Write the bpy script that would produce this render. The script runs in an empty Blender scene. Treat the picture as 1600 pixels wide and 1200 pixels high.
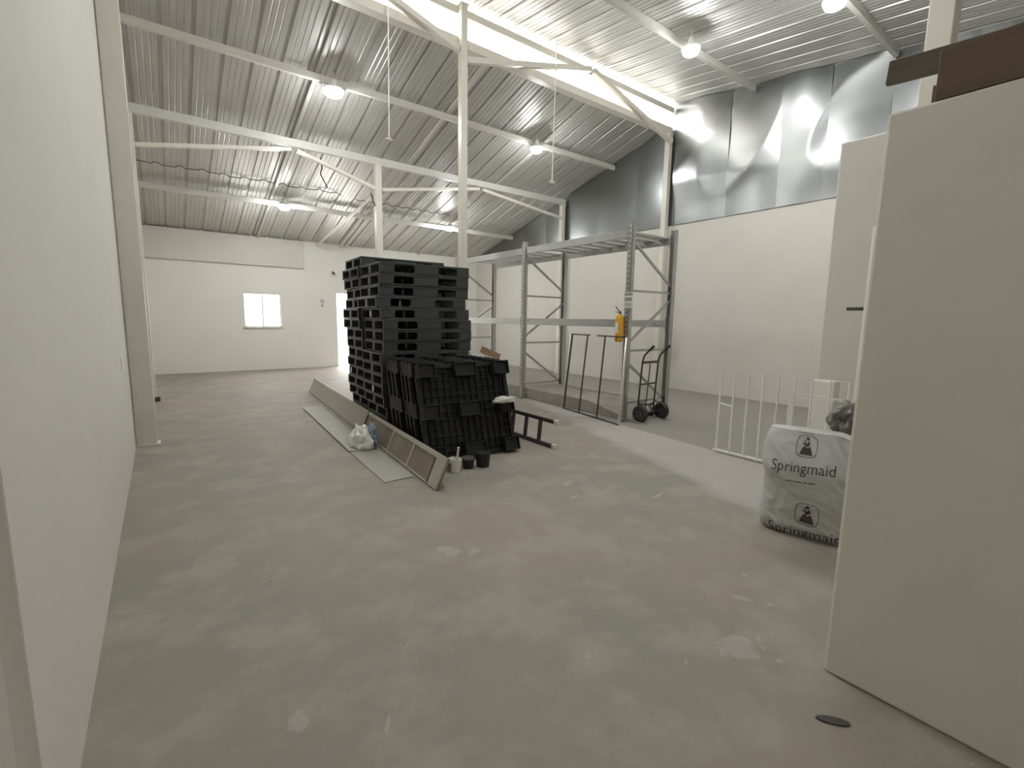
import bpy, bmesh, math, random
from mathutils import Vector, Matrix, noise

# ------------------------------------------------------------------ camera, world, light, exposure
scene = bpy.context.scene
COL = scene.collection
YAW, PITCH, ROLL, FPX = 0.6423532, 0.1362878, -0.0157779, 731.80
cam_data = bpy.data.cameras.new('camera')
cam_data.sensor_fit = 'HORIZONTAL'
cam_data.sensor_width = 36.0
cam_data.lens = FPX / 1600.0 * 36.0
cam_data.clip_start = 0.05
cam = bpy.data.objects.new('camera', cam_data)
COL.objects.link(cam)
_f = Vector((math.sin(YAW) * math.cos(PITCH), math.cos(YAW) * math.cos(PITCH), -math.sin(PITCH)))
_r = Vector((math.cos(YAW), -math.sin(YAW), 0))
_d = _f.cross(_r)
_r2 = math.cos(ROLL) * _r + math.sin(ROLL) * _d
_d2 = -math.sin(ROLL) * _r + math.cos(ROLL) * _d
cam.matrix_world = Matrix(((_r2.x, -_d2.x, -_f.x, 0), (_r2.y, -_d2.y, -_f.y, 0), (_r2.z, -_d2.z, -_f.z, 1.6), (0, 0, 0, 1)))
scene.camera = cam

world = bpy.data.worlds.new('world')
scene.world = world
world.use_nodes = True
_bg = world.node_tree.nodes['Background']
_bg.inputs['Color'].default_value = (1.0, 0.985, 0.96, 1)
_bg.inputs['Strength'].default_value = 13.0
sun_data = bpy.data.lights.new('sun', 'SUN')
sun_data.energy = 14.0
sun_data.angle = math.radians(2)
sun_data.color = (1.0, 0.95, 0.88)
sun = bpy.data.objects.new('sun', sun_data)
COL.objects.link(sun)
sun.rotation_euler = (math.radians(24), 0, math.radians(12))   # high sun standing behind the camera, shining away from it
scene.view_settings.view_transform = 'Standard'
scene.view_settings.look = 'None'
scene.view_settings.gamma = 1.0
scene.view_settings.use_curve_mapping = False
scene.view_settings.exposure = 0.0
LAMP = 215.0

# ------------------------------------------------------------------ materials
def nodes(m):
    return m.node_tree.nodes, m.node_tree.links

def mat(name, col, rough=0.6, metal=0.0, vary=0.06, scale=6.0, bump=0.0, bscale=40.0, spec=0.5, stretch=None, emit=None, sheen=None):
    m = bpy.data.materials.new(name)
    m.use_nodes = True
    n, l = nodes(m)
    b = n['Principled BSDF']
    b.inputs['Roughness'].default_value = rough
    b.inputs['Metallic'].default_value = metal
    b.inputs['Specular IOR Level'].default_value = spec
    tc = n.new('ShaderNodeTexCoord')
    mp = n.new('ShaderNodeMapping')
    l.new(tc.outputs['Object'], mp.inputs['Vector'])
    if stretch: mp.inputs['Scale'].default_value = stretch
    nz = n.new('ShaderNodeTexNoise')
    nz.inputs['Scale'].default_value = scale
    nz.inputs['Detail'].default_value = 5
    l.new(mp.outputs['Vector'], nz.inputs['Vector'])
    cr = n.new('ShaderNodeMixRGB')
    cr.inputs['Color1'].default_value = tuple(max(0, c * (1 - vary * 2)) for c in col) + (1,)
    cr.inputs['Color2'].default_value = tuple(min(1, c * (1 + vary * 2)) for c in col) + (1,)
    l.new(nz.outputs['Fac'], cr.inputs['Fac'])
    l.new(cr.outputs['Color'], b.inputs['Base Color'])
    if bump:
        n2 = n.new('ShaderNodeTexNoise')
        n2.inputs['Scale'].default_value = bscale
        n2.inputs['Detail'].default_value = 4
        l.new(mp.outputs['Vector'], n2.inputs['Vector'])
        bp = n.new('ShaderNodeBump')
        bp.inputs['Strength'].default_value = bump
        bp.inputs['Distance'].default_value = 0.01
        l.new(n2.outputs['Fac'], bp.inputs['Height'])
        l.new(bp.outputs['Normal'], b.inputs['Normal'])
    if emit:
        b.inputs['Emission Color'].default_value = emit[0] + (1,)
        b.inputs['Emission Strength'].default_value = emit[1]
    return m

def floor_material():
    m = bpy.data.materials.new('worn_concrete')
    m.use_nodes = True
    n, l = nodes(m)
    b = n['Principled BSDF']
    b.inputs['Specular IOR Level'].default_value = 0.35
    tc = n.new('ShaderNodeTexCoord')
    P = tc.outputs['Object']
    def noise_(scale, detail=5, rough=0.55):
        q = n.new('ShaderNodeTexNoise'); q.inputs['Scale'].default_value = scale
        q.inputs['Detail'].default_value = detail; q.inputs['Roughness'].default_value = rough
        l.new(P, q.inputs['Vector']); return q
    def ramp(sock, a, c):
        r = n.new('ShaderNodeMapRange'); r.inputs['From Min'].default_value = a; r.inputs['From Max'].default_value = c
        r.interpolation_type = 'SMOOTHSTEP'
        l.new(sock, r.inputs['Value']); return r.outputs['Result']
    def math_(op, a, c=None, clamp=False):
        q = n.new('ShaderNodeMath'); q.operation = op; q.use_clamp = clamp
        for i, v in enumerate((a, c)):
            if v is None: continue
            if isinstance(v, (int, float)): q.inputs[i].default_value = v
            else: l.new(v, q.inputs[i])
        return q.outputs[0]
    def mix(fac, c1, c2):
        q = n.new('ShaderNodeMixRGB')
        if isinstance(fac, (int, float)): q.inputs['Fac'].default_value = fac
        else: l.new(fac, q.inputs['Fac'])
        for i, v in ((1, c1), (2, c2)):
            if isinstance(v, tuple): q.inputs[i].default_value = v + (1,)
            else: l.new(v, q.inputs[i])
        return q.outputs[0]
    big = noise_(0.55, 4); med = noise_(2.3, 6, 0.62); fine = noise_(30, 5, 0.7); speck = noise_(11, 3, 0.5)
    c = mix(ramp(big.outputs['Fac'], 0.38, 0.62), FL1, FL2)
    c = mix(ramp(med.outputs['Fac'], 0.42, 0.68), c, FL3)
    c = mix(math_('MULTIPLY', ramp(fine.outputs['Fac'], 0.3, 0.75), 0.22), c, (0.30, 0.28, 0.245))
    sep = n.new('ShaderNodeSeparateXYZ'); l.new(P, sep.inputs[0])
    X, Y = sep.outputs[0], sep.outputs[1]
    wob = math_('MULTIPLY', math_('SUBTRACT', med.outputs['Fac'], 0.5), 0.35)
    # older dark screed to the right of the joint
    edge = math_('ADD', math_('MULTIPLY', Y, 0.105), 5.165)
    dx = math_('SUBTRACT', X, edge)
    dark = ramp(math_('ADD', dx, math_('MULTIPLY', wob, 0.1)), -0.01, 0.03)
    # pale smoothed strip left of the joint
    lo = math_('ADD', math_('MULTIPLY', Y, 0.33), 3.45)
    strip = ramp(math_('ADD', math_('SUBTRACT', X, lo), wob), -0.18, 0.12)
    c = mix(math_('MULTIPLY', strip, 0.62), c, (0.52, 0.50, 0.47))
    c = mix(math_('MULTIPLY', dark, 0.85), c, (0.285, 0.266, 0.228))
    # scuffed white paint and plaster splashes
    sp = [(3.13, 3.25, .11, .055, .4), (1.50, 2.72, .07, .12, .2), (1.63, 2.60, .10, .035, .5), (2.63, 1.225, .07, .022, -1.1), (1.55, 1.415, .03, .022, 0),
          (0.33, 1.84, .05, .075, .2), (-0.02, 6.1, .20, .22, .3), (3.62, 2.53, .15, .025, .2), (2.95, 2.95, .08, .03, .3), (2.70, 1.10, .03, .02, 0),
          (0.62, 1.62, .012, .05, -.5), (3.0, 3.9, .04, .03, .3), (2.1, 1.05, .03, .01, .4), (2.9, 1.35, .02, .02, 0), (1.75, 3.35, .16, .2, 0),
          (2.35, 1.0, .03, .012, .8), (1.9, 1.12, .035, .009, .5), (2.27, 0.86, .02, .02, 0), (2.3, .95, .012, .02, 0), (2.2, .98, .014, .014, 0), (2.2, 1.02, .11, .11, 0)]
    acc = None
    w2 = math_('ADD', math_('MULTIPLY', math_('SUBTRACT', speck.outputs['Fac'], 0.5), 4.5), math_('MULTIPLY', math_('SUBTRACT', fine.outputs['Fac'], 0.5), 2.5))
    for (x, y, rx, ry, a) in sp:
        rx *= .8; ry *= .8
        u = math_('SUBTRACT', X, x); v = math_('SUBTRACT', Y, y)
        ca, sa = math.cos(a), math.sin(a)
        uu = math_('DIVIDE', math_('ADD', math_('MULTIPLY', u, ca), math_('MULTIPLY', v, sa)), rx)
        vv = math_('DIVIDE', math_('SUBTRACT', math_('MULTIPLY', v, ca), math_('MULTIPLY', u, sa)), ry)
        d = math_('ADD', math_('MULTIPLY', uu, uu), math_('MULTIPLY', vv, vv))
        k = ramp(math_('ADD', d, w2), 1.3, 0.5)
        if max(rx, ry) > 0.1 and min(rx, ry) > .08: k = math_('MULTIPLY', k, 0.35)
        acc = k if acc is None else math_('MAXIMUM', acc, k)
    c = mix(math_('MULTIPLY', acc, 0.34), c, (0.52, 0.50, 0.46))
    # loose tiny specks of plaster
    vo = n.new('ShaderNodeTexVoronoi'); vo.inputs['Scale'].default_value = 5.0; l.new(P, vo.inputs['Vector'])
    vr = ramp(vo.outputs['Distance'], 0.055, 0.03)
    sel = ramp(med.outputs['Fac'], 0.56, 0.60)
    c = mix(math_('MULTIPLY', math_('MULTIPLY', vr, sel), 0.6), c, (0.55, 0.53, 0.5))
    vo2 = n.new('ShaderNodeTexVoronoi'); vo2.inputs['Scale'].default_value = 3.1; l.new(P, vo2.inputs['Vector'])
    vr2 = ramp(vo2.outputs['Distance'], 0.035, 0.015)
    c = mix(math_('MULTIPLY', vr2, 0.5), c, (0.08, 0.07, 0.055))
    l.new(c, b.inputs['Base Color'])
    rr = n.new('ShaderNodeMapRange'); rr.inputs['To Min'].default_value = 0.5; rr.inputs['To Max'].default_value = 0.8
    l.new(med.outputs['Fac'], rr.inputs['Value']); l.new(rr.outputs[0], b.inputs['Roughness'])
    bp = n.new('ShaderNodeBump'); bp.inputs['Strength'].default_value = 0.25; bp.inputs['Distance'].default_value = 0.01
    l.new(fine.outputs['Fac'], bp.inputs['Height']); l.new(bp.outputs['Normal'], b.inputs['Normal'])
    return m

FL1, FL2, FL3 = (0.325, 0.282, 0.236), (0.280, 0.265, 0.222), (0.385, 0.346, 0.296)
M = {}
M['floor'] = floor_material()
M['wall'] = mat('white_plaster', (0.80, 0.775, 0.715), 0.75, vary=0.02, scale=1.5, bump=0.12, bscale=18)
M['sidewall'] = mat('white_plaster_dimmed', (0.66, 0.635, 0.575), 0.75, vary=0.025, scale=1.5, bump=0.12, bscale=18)  # same white paint as the far wall, its dimmer light put into the colour
M['reveal'] = mat('shaded_plaster', (0.60, 0.58, 0.53), 0.8, vary=0.03, scale=3, bump=0.1)  # wall end facing the camera, its shade put into the plaster colour
M['brownwall'] = mat('brown_plaster', (0.33, 0.28, 0.22), 0.8, vary=0.05, scale=3)
M['nearwall'] = mat('painted_plaster', (0.82, 0.80, 0.72), 0.7, vary=0.03, scale=2.5, bump=0.15, bscale=14)
M['roof'] = mat('zinc_coated_sheet', (0.56, 0.55, 0.52), 0.40, 0.45, vary=0.09, scale=3.0, stretch=(4.0, 0.35, 1))
M['foil'] = mat('galvanised_flat_sheet', (0.31, 0.32, 0.315), 0.30, 1.0, vary=0.05, scale=2.0)
M['cream'] = mat('cream_steel_paint', (0.70, 0.665, 0.58), 0.35, 0.0, vary=0.03, scale=4)
M['beam'] = mat('pale_steel_paint', (0.62, 0.60, 0.55), 0.4, 0.0, vary=0.04, scale=5)
M['rack'] = mat('galvanised_rack', (0.47, 0.47, 0.45), 0.4, 0.55, vary=0.08, scale=12)
def punched(m):
    n, l = nodes(m); b = n['Principled BSDF']
    old = b.inputs['Base Color'].links[0].from_socket
    tc = n.new('ShaderNodeTexCoord'); sp = n.new('ShaderNodeSeparateXYZ'); l.new(tc.outputs['Object'], sp.inputs[0])
    def mt(op, a, c):
        q = n.new('ShaderNodeMath'); q.operation = op
        for i, v in enumerate((a, c)):
            if isinstance(v, (int, float)): q.inputs[i].default_value = v
            elif v is not None: l.new(v, q.inputs[i])
        return q.outputs[0]
    fz = mt('LESS_THAN', mt('FRACT', mt('DIVIDE', sp.outputs[2], .075), None), .36)
    fy = mt('FRACT', mt('DIVIDE', mt('ADD', sp.outputs[1], 1.325 + 26.5), 2.65), None)
    hy = mt('LESS_THAN', mt('ABSOLUTE', mt('SUBTRACT', fy, .5), None), .0045)
    mx = n.new('ShaderNodeMixRGB'); mx.inputs[2].default_value = (.10, .10, .095, 1)
    l.new(mt('MULTIPLY', fz, hy), mx.inputs[0]); l.new(old, mx.inputs[1]); l.new(mx.outputs[0], b.inputs['Base Color'])
    return m
M['punched'] = punched(mat('punched_rack_steel', (0.47, 0.47, 0.45), 0.4, 0.55, vary=0.08, scale=12))
M['rackdark'] = mat('dark_rack_steel', (0.30, 0.30, 0.285), 0.45, 0.5, vary=0.06, scale=12)  # darker steel tone for the foot plates and the cladding backing
M['slat'] = mat('rack_deck_sheet', (0.66, 0.655, 0.63), 0.5, 0.3, vary=0.04, scale=8)
M['black'] = mat('black_recycled_plastic', (0.046, 0.050, 0.048), 0.40, vary=0.18, scale=5, spec=0.5)
M['black_shaded'] = mat('shaded_black_plastic', (0.016, 0.017, 0.017), 0.5, vary=0.2, scale=5, spec=0.35)  # same black plastic, darkened: the leaning pallets' shade is put into the colour
M['black2'] = mat('dull_black_plastic', (0.012, 0.013, 0.013), 0.6, vary=0.15, scale=6)
M['sticker'] = mat('white_sticker', (0.75, 0.75, 0.72), 0.6)
M['whitemetal'] = mat('white_enamel', (0.86, 0.85, 0.81), 0.35, vary=0.015)
M['bulb'] = mat('lit_lamp', (1, 1, 1), 0.4, emit=((0.97, 0.99, 1.0), LAMP))
M['yellow'] = mat('yellow_enamel', (0.80, 0.42, 0.035), 0.35, vary=0.05)
M['chrome'] = mat('bright_steel', (0.72, 0.71, 0.69), 0.22, 1.0, vary=0.05)
M['darksteel'] = mat('dark_steel', (0.085, 0.078, 0.068), 0.4, 0.6, vary=0.1)
M['tyre'] = mat('rubber', (0.035, 0.033, 0.031), 0.7, vary=0.1)
M['hub'] = mat('grey_hub', (0.13, 0.125, 0.12), 0.45, 0.5)
M['ladder'] = mat('grey_brown_ladder', (0.07, 0.062, 0.055), 0.5, 0.2, vary=0.1)
M['tip'] = mat('white_rubber', (0.70, 0.68, 0.63), 0.7)
M['board'] = mat('pale_board', (0.40, 0.385, 0.34), 0.6, vary=0.04, scale=3)
M['boardrim'] = mat('dusty_white_rim', (0.44, 0.41, 0.355), 0.6, vary=0.07, scale=6)
M['boardfield'] = mat('dusty_brown_field', (0.235, 0.20, 0.155), 0.7, vary=0.22, scale=4)
M['plastic_white'] = mat('white_film', (0.80, 0.79, 0.75), 0.35, vary=0.03, scale=10)
M['plastic_blue'] = mat('blue_grey_film', (0.22, 0.27, 0.31), 0.35, vary=0.25, scale=14)
M['rag'] = mat('white_rag', (0.62, 0.60, 0.54), 0.9, vary=0.05)
M['sack'] = mat('woven_sack', (0.53, 0.54, 0.515), 0.42, vary=0.07, scale=5, bump=0.2, bscale=9)
M['ink'] = mat('black_print', (0.055, 0.038, 0.034), 0.5, vary=0.05)
M['greyfilm'] = mat('grey_film', (0.19, 0.18, 0.155), 0.28, vary=0.3, scale=14)
M['carton'] = mat('brown_cardboard', (0.30, 0.20, 0.12), 0.8, vary=0.08, scale=8)
M['wood'] = mat('dark_brown_timber', (0.17, 0.115, 0.085), 0.65, vary=0.16, scale=4, stretch=(1, 0.4, 8), bump=0.2, bscale=10)
M['wood2'] = mat('grey_brown_timber', (0.155, 0.13, 0.10), 0.7, vary=0.16, scale=4, stretch=(1, 0.4, 8))
M['cable'] = mat('dark_cable', (0.06, 0.055, 0.05), 0.6)
M['signgrey'] = mat('grey_print', (0.30, 0.30, 0.29), 0.6, vary=0.1)
M['kerb'] = mat('raw_concrete', (0.33, 0.305, 0.26), 0.85, vary=0.12, scale=3, bump=0.3, bscale=20)
gm = bpy.data.materials.new('window_glass'); gm.use_nodes = True
gb = gm.node_tree.nodes['Principled BSDF']
gb.inputs['Transmission Weight'].default_value = 1.0; gb.inputs['Roughness'].default_value = 0.0; gb.inputs['IOR'].default_value = 1.02
M['glass'] = gm

# ------------------------------------------------------------------ helpers
class MB:
    """collects shapes and links them as one mesh object"""
    def __init__(self):
        self.v, self.f, self.mi = [], [], []
        self.slot = 0
    def add(self, vs, fs):
        o = len(self.v)
        self.v += [tuple(p) for p in vs]
        for q in fs:
            self.f.append(tuple(i + o for i in q)); self.mi.append(self.slot)
        return self
    def box(self, a, b, mtx=None):
        x0, y0, z0 = a; x1, y1, z1 = b
        vs = [Vector(p) for p in ((x0,y0,z0),(x1,y0,z0),(x1,y1,z0),(x0,y1,z0),(x0,y0,z1),(x1,y0,z1),(x1,y1,z1),(x0,y1,z1))]
        if mtx is not None: vs = [mtx @ p for p in vs]
        return self.add(vs, ((3,2,1,0),(4,5,6,7),(0,1,5,4),(1,2,6,5),(2,3,7,6),(3,0,4,7)))
    def bar(self, p, q, w, h, up=(0, 0, 1)):
        p, q = Vector(p), Vector(q); d = (q - p); L = d.length; d.normalize()
        s = d.cross(Vector(up))
        if s.length < 1e-4: s = d.cross(Vector((0, 1, 0)))
        s.normalize(); u = s.cross(d)
        m = Matrix((s, d, u)).transposed().to_4x4(); m.translation = p
        return self.box((-w/2, 0, -h/2), (w/2, L, h/2), m)
    def tube(self, pts, r, seg=10, cap=True):
        pts = [Vector(p) for p in pts]; n = len(pts)
        rs = r if isinstance(r, (list, tuple)) else [r] * n
        vs = []; prev = None
        for i, p in enumerate(pts):
            d = (pts[min(i+1, n-1)] - pts[max(i-1, 0)]).normalized()
            a = prev if prev is not None else (Vector((0, 0, 1)) if abs(d.z) < .9 else Vector((1, 0, 0)))
            s = (a - d * a.dot(d)); s.normalize(); prev = s; t = d.cross(s)
            for k in range(seg):
                an = 2 * math.pi * k / seg
                vs.append(p + rs[i] * (math.cos(an) * s + math.sin(an) * t))
        fs = []
        for i in range(n - 1):
            for k in range(seg):
                k2 = (k + 1) % seg
                fs.append((i*seg+k, i*seg+k2, (i+1)*seg+k2, (i+1)*seg+k))
        if cap:
            fs.append(tuple(range(seg))[::-1]); fs.append(tuple((n-1)*seg + k for k in range(seg)))
        return self.add(vs, fs)
    def lathe(self, prof, c=(0, 0, 0), seg=24, axis='z'):
        vs = []; c = Vector(c)
        for (r, z) in prof:
            for k in range(seg):
                a = 2 * math.pi * k / seg
                p = Vector((r * math.cos(a), r * math.sin(a), z))
                if axis == 'x': p = Vector((p.z, p.x, p.y))
                if axis == 'y': p = Vector((p.x, p.z, p.y))
                vs.append(c + p)
        fs = []
        for i in range(len(prof) - 1):
            for k in range(seg):
                k2 = (k + 1) % seg
                fs.append((i*seg+k, i*seg+k2, (i+1)*seg+k2, (i+1)*seg+k))
        fs.append(tuple(range(seg))[::-1]); fs.append(tuple((len(prof)-1)*seg + k for k in range(seg)))
        return self.add(vs, fs)
    def prism(self, poly, axis, a, b):
        """polygon (u,v) extruded along axis 'x'|'y'|'z' from a to b"""
        def P(u, v, w): return {'x': (w, u, v), 'y': (u, w, v), 'z': (u, v, w)}[axis]
        n = len(poly)
        vs = [P(u, v, a) for u, v in poly] + [P(u, v, b) for u, v in poly]
        fs = [tuple(range(n))[::-1], tuple(range(n, 2*n))] + [(i, (i+1) % n, n+(i+1) % n, n+i) for i in range(n)]
        return self.add(vs, fs)
    def build(self, name, m, parent=None, smooth=False, bevel=0, loc=None):
        me = bpy.data.meshes.new(name)
        me.from_pydata(self.v, [], self.f)
        ms = m if isinstance(m, (list, tuple)) else [m]
        for q in ms: me.materials.append(q)
        if len(ms) > 1: me.polygons.foreach_set('material_index', self.mi)
        bm = bmesh.new(); bm.from_mesh(me)
        bmesh.ops.recalc_face_normals(bm, faces=bm.faces)
        bm.to_mesh(me); bm.free()
        o = bpy.data.objects.new(name, me)
        COL.objects.link(o)
        if parent is not None: o.parent = parent
        if loc is not None: o.location = loc
        if smooth:
            for p in me.polygons: p.use_smooth = True
        if bevel:
            b = o.modifiers.new('bevel', 'BEVEL'); b.width = bevel; b.segments = 2; b.limit_method = 'ANGLE'
        return o

def empty(name, loc, rz=0):
    o = bpy.data.objects.new(name, None); COL.objects.link(o)
    o.location = loc; o.rotation_euler = (0, 0, rz); o.empty_display_size = .1
    return o
def tag(o, label, cat, group=None):
    o['label'] = label; o['category'] = cat
    if group: o['group'] = group
    return o
def struct(o):
    o['kind'] = 'structure'; return o
def copy_tree(o, parent=None):
    c = o.copy(); COL.objects.link(c)
    if parent is not None: c.parent = parent
    for ch in list(o.children): copy_tree(ch, c)
    return c

SL = 0.275
def zlow(y): return 3.87 + SL * (15.65 - y)
def zup(y): return 5.6775 + 0.125 * y
XL, XR, YF = -0.335, 9.93, 15.65

# ------------------------------------------------------------------ the room
m = MB(); m.box((-3.2, -3.2, -0.15), (10.3, 15.95, 0))
fl = struct(m.build('floor', M['floor']))

# left wall with the doorway beside the camera
m = MB()
m.box((XL - .04, 1.62, 0), (XL, 1.9, 2.35))
m.prism([(1.9, 0), (15.9, 0), (15.9, zlow(15.9)), (7.2, zlow(7.2)), (7.13, zup(7.13)), (1.62, zup(1.62)), (1.62, 2.35), (1.9, 2.35)], 'x', XL - 0.16, XL)
m.box((XL - 0.16, 0.55, 2.35), (XL, 1.62, 5.6))
m.box((XL - 0.16, -3.1, 0), (XL, 0.55, 5.25))
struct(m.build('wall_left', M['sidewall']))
m = MB(); m.box((XL - 0.042, 1.612, 0), (XL - 0.001, 1.6195, 2.35))
struct(m.build('trim_1', M['reveal']))
m = MB(); m.box((-1.7, -3.1, 0), (-1.6, 2.03, 2.6)); m.box((-1.6, -3.1, 1.2), (XL - .16, -3.0, 2.6)); m.box((-1.6, 1.93, 0), (XL - .16, 2.03, 2.6)); m.box((-1.7, -3.1, 2.6), (XL - .16, 2.03, 2.7))  # unseen corridor end left open low down to let light onto the reveal
struct(m.build('wall_corridor', M['brownwall']))

# far wall with window and door openings
WX0, WX1, WZ0, WZ1 = 1.97, 2.96, 1.28, 2.26
DX0, DX1, DZ = 4.575, 5.55, 2.38
m = MB()
y0, y1 = YF, YF + 0.18
m.box((-3.1, y0, 0), (WX0, y1, 3.9)); m.box((WX0, y0, 0), (WX1, y1, WZ0)); m.box((WX0, y0, WZ1), (WX1, y1, 3.9))
m.box((WX1, y0, 0), (DX0, y1, 3.9)); m.box((DX0, y0, DZ), (DX1, y1, 3.9)); m.box((DX1, y0, 0), (10.2, y1, 3.9))
struct(m.build('wall_far', M['wall']))
m = MB(); m.box((XL, YF - 0.075, 3.05), (3.66, YF, 3.86)); struct(m.build('trim_2', M['sidewall'], bevel=.01))
# window
w = struct(empty('window_1', ((WX0 + WX1) / 2, YF, WZ0)))
cx = (WX0 + WX1) / 2
m = MB(); t = .03
W = WX1 - WX0; H = WZ1 - WZ0
m.box((-W/2, .03, 0), (-W/2 + t, .09, H)); m.box((W/2 - t, .03, 0), (W/2, .09, H))
m.box((-W/2, .03, 0), (W/2, .09, t)); m.box((-W/2, .03, H - t), (W/2, .09, H)); m.box((-.02, .028, 0), (.02, .085, H))
m.build('window_frame', M['whitemetal'], w)
m = MB(); m.box((-W/2 + t, .055, t), (-.02, .059, H - t)); m.build('pane', M['glass'], w)
m = MB(); m.box((.02, .065, t), (W/2 - t, .069, H - t)); m.build('pane', M['glass'], w)
m = MB(); m.box((-W/2 - .05, -.05, -.035), (W/2 + .05, .03, -.002)); m.build('window_sill', M['wall'], w)
# open door frame
d = struct(empty('door_1', (DX0, YF, 0)))
m = MB(); m.box((0, .0, 0), (.035, .15, DZ)); m.box((DX1 - DX0 - .035, 0, 0), (DX1 - DX0, .15, DZ)); m.box((0, 0, DZ - .035), (DX1 - DX0, .15, DZ))
m.build('door_frame', M['whitemetal'], d)

# right wall, masonry below and bare sheet above
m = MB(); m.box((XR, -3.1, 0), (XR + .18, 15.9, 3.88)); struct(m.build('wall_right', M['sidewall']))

def metal_cladding():
    root = struct(empty('wall_upper_right', (XR, 0, 3.88)))
    seams = [-3.1, -1.6, -.4, .8, 1.95, 2.95, 3.85, 4.65, 5.7, 7.0, 8.1, 9.4, 10.6, 11.6, 12.6, 13.8, 15.85]
    for a, b in zip(seams[:-1], seams[1:]):
        NU, NV = 26, 40
        amp = 0.11 if 3.4 < (a + b) / 2 < 7 else (0.03 if (a + b) / 2 < 3.4 else 0.014)
        vs = []; seed = a * .25
        for j in range(NV + 1):
            for i in range(NU + 1):
                y = a + (b - a) * i / NU - (.02 if i == 0 else 0)
                top = zup(y) if y < 7.13 else zlow(y)
                z = 3.88 + (top + 0.0 - 3.88) * j / NV
                nn = noise.noise(Vector((y * .7, z * .75, seed))) + .25 * noise.noise(Vector((y * 1.5, z * 1.2, seed + 9)))
                rid = 1 - abs(noise.noise(Vector((y * .55 + 4, z * .6 + y * .4, seed * .1))) * 2.0)
                fade = min(1, j / 14.0) ** 1.5
                dx = amp * fade * (nn * .8 + max(0, rid) ** 3 * .35)
                dx += .012 * math.sin((i / NU) * math.pi)
                vs.append((-0.018 - max(0, dx + .25 * amp * fade), y, z - 3.88))
        fs = []
        for j in range(NV):
            for i in range(NU):
                k = j * (NU + 1) + i
                fs.append((k, k + 1, k + NU + 2, k + NU + 1))
        mm = MB(); mm.add(vs, fs)
        o = mm.build('metal_sheet', M['foil'], root, smooth=True)
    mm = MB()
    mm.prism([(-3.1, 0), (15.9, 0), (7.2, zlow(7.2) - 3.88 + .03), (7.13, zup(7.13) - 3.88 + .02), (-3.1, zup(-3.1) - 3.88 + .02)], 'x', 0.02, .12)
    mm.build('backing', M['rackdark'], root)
metal_cladding()

# pier wall beyond the stair rail, the camera-side end wall
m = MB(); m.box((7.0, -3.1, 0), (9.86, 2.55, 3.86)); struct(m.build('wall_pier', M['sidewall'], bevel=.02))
m = MB(); m.box((XL - .16, -3.2, 0), (10.1, -3.05, 5.4)); struct(m.build('wall_back', M['wall']))
# low wall close to the camera, on the right
NX = 2.376
m = MB(); m.box((NX, -3.05, 0), (NX + .30, .711, 2.434)); struct(m.build('wall_near', M['nearwall'], bevel=.012))
# low white pillar of the stair
m = MB(); m.box((6.25, 2.08, 0), (6.42, 2.33, .94)); struct(m.build('trim_3', M['wall'], bevel=.01))
# concrete kerb under the rack
m = MB()
m.prism([(4.55, 0.001), (15.6, 0.001), (15.6, .215), (5.75, .215)], 'x', 5.965, 7.12)
struct(m.build('trim_4', M['kerb'], bevel=.008))

# ------------------------------------------------------------------ corrugated roofs
def corrugated(name, x0, x1, ya, yb, zf, pitch=0.40, lap=True):
    prof = []
    x = x0
    while x < x1:
        prof += [(x, 0), (x + .012, .034), (x + .05, .034), (x + .062, 0)]
        for q in (.12, .155, .21, .245, .30, .335):
            pass
        for c in (.145, .23, .315):
            prof += [(x + c - .012, 0), (x + c, .009), (x + c + .012, 0)]
        x += pitch
    NS = 26
    vs = []; fs = []
    for s in range(NS + 1):
        y = ya + (yb - ya) * s / NS
        for (px, pz) in prof:
            vs.append((px, y, zf(y) + pz + .003 * noise.noise(Vector((px * 1.3, y * .8, 2)))))
    n = len(prof)
    for s in range(NS):
        for i in range(n - 1):
            fs.append((s*n+i, s*n+i+1, (s+1)*n+i+1, (s+1)*n+i))
    mm = MB(); mm.add(vs, fs)
    o = mm.build(name, M['roof'])
    sd = o.modifiers.new('solid', 'SOLIDIFY'); sd.thickness = .002
    return struct(o)
corrugated('ceiling', -0.55, 10.2, 7.32, 15.95, zlow)
corrugated('ceiling', -3.1, 10.2, -3.2, 7.45, lambda y: zup(y) + .012, pitch=.36)

# ------------------------------------------------------------------ steel frame
def beam(name, p, q, w, h, label, cat='beam', group=None, mt='beam', bolts=None):
    mm = MB(); mm.bar(p, q, w, h)
    o = mm.build(name, M[mt], bevel=.006)
    tag(o, label, cat, group)
    if bolts:
        pass
    return o
def purlin(y, zf, w, h, label):
    root = empty('purlin', (XL, y, zf(y) - h/2 - .10 if zf is zlow else zf(y) - h/2 - .025))
    s = -SL if zf is zlow else .125
    mm = MB(); mm.box((0.005, -w/2, -h/2), (XR - XL - .09, w/2, h/2)); mm.build('beam_body', M['beam'], root, bevel=.005)
    tag(root, label, 'beam')
purlin(13.27, zlow, .08, .12, 'pale painted steel purlin nearest the far wall')
purlin(10.70, zlow, .10, .15, 'heavy cream steel beam carried by the slimmer middle column')
purlin(8.83, zlow, .07, .11, 'pale steel purlin between the clerestory and the braced middle beam')
purlin(5.22, zup, .07, .11, 'steel purlin under the upper roof, first one in front of the clerestory')
purlin(2.92, zup, .07, .11, 'steel purlin under the upper roof, second one in front of the clerestory')
for x, nm in ((2.42, 'leftmost of three, ending left of the camera mount'), (4.92, 'middle of three, passing the tall column'), (7.45, 'rightmost of three, above the pallet rack')):
    p = (x, 7.35, zlow(7.35) - .042); q = (x, 15.6, zlow(15.6) - .042)
    beam('rafter', p, q, .07, .05, 'pale steel rafter under the lower roof, ' + nm, 'rafter')

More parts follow.
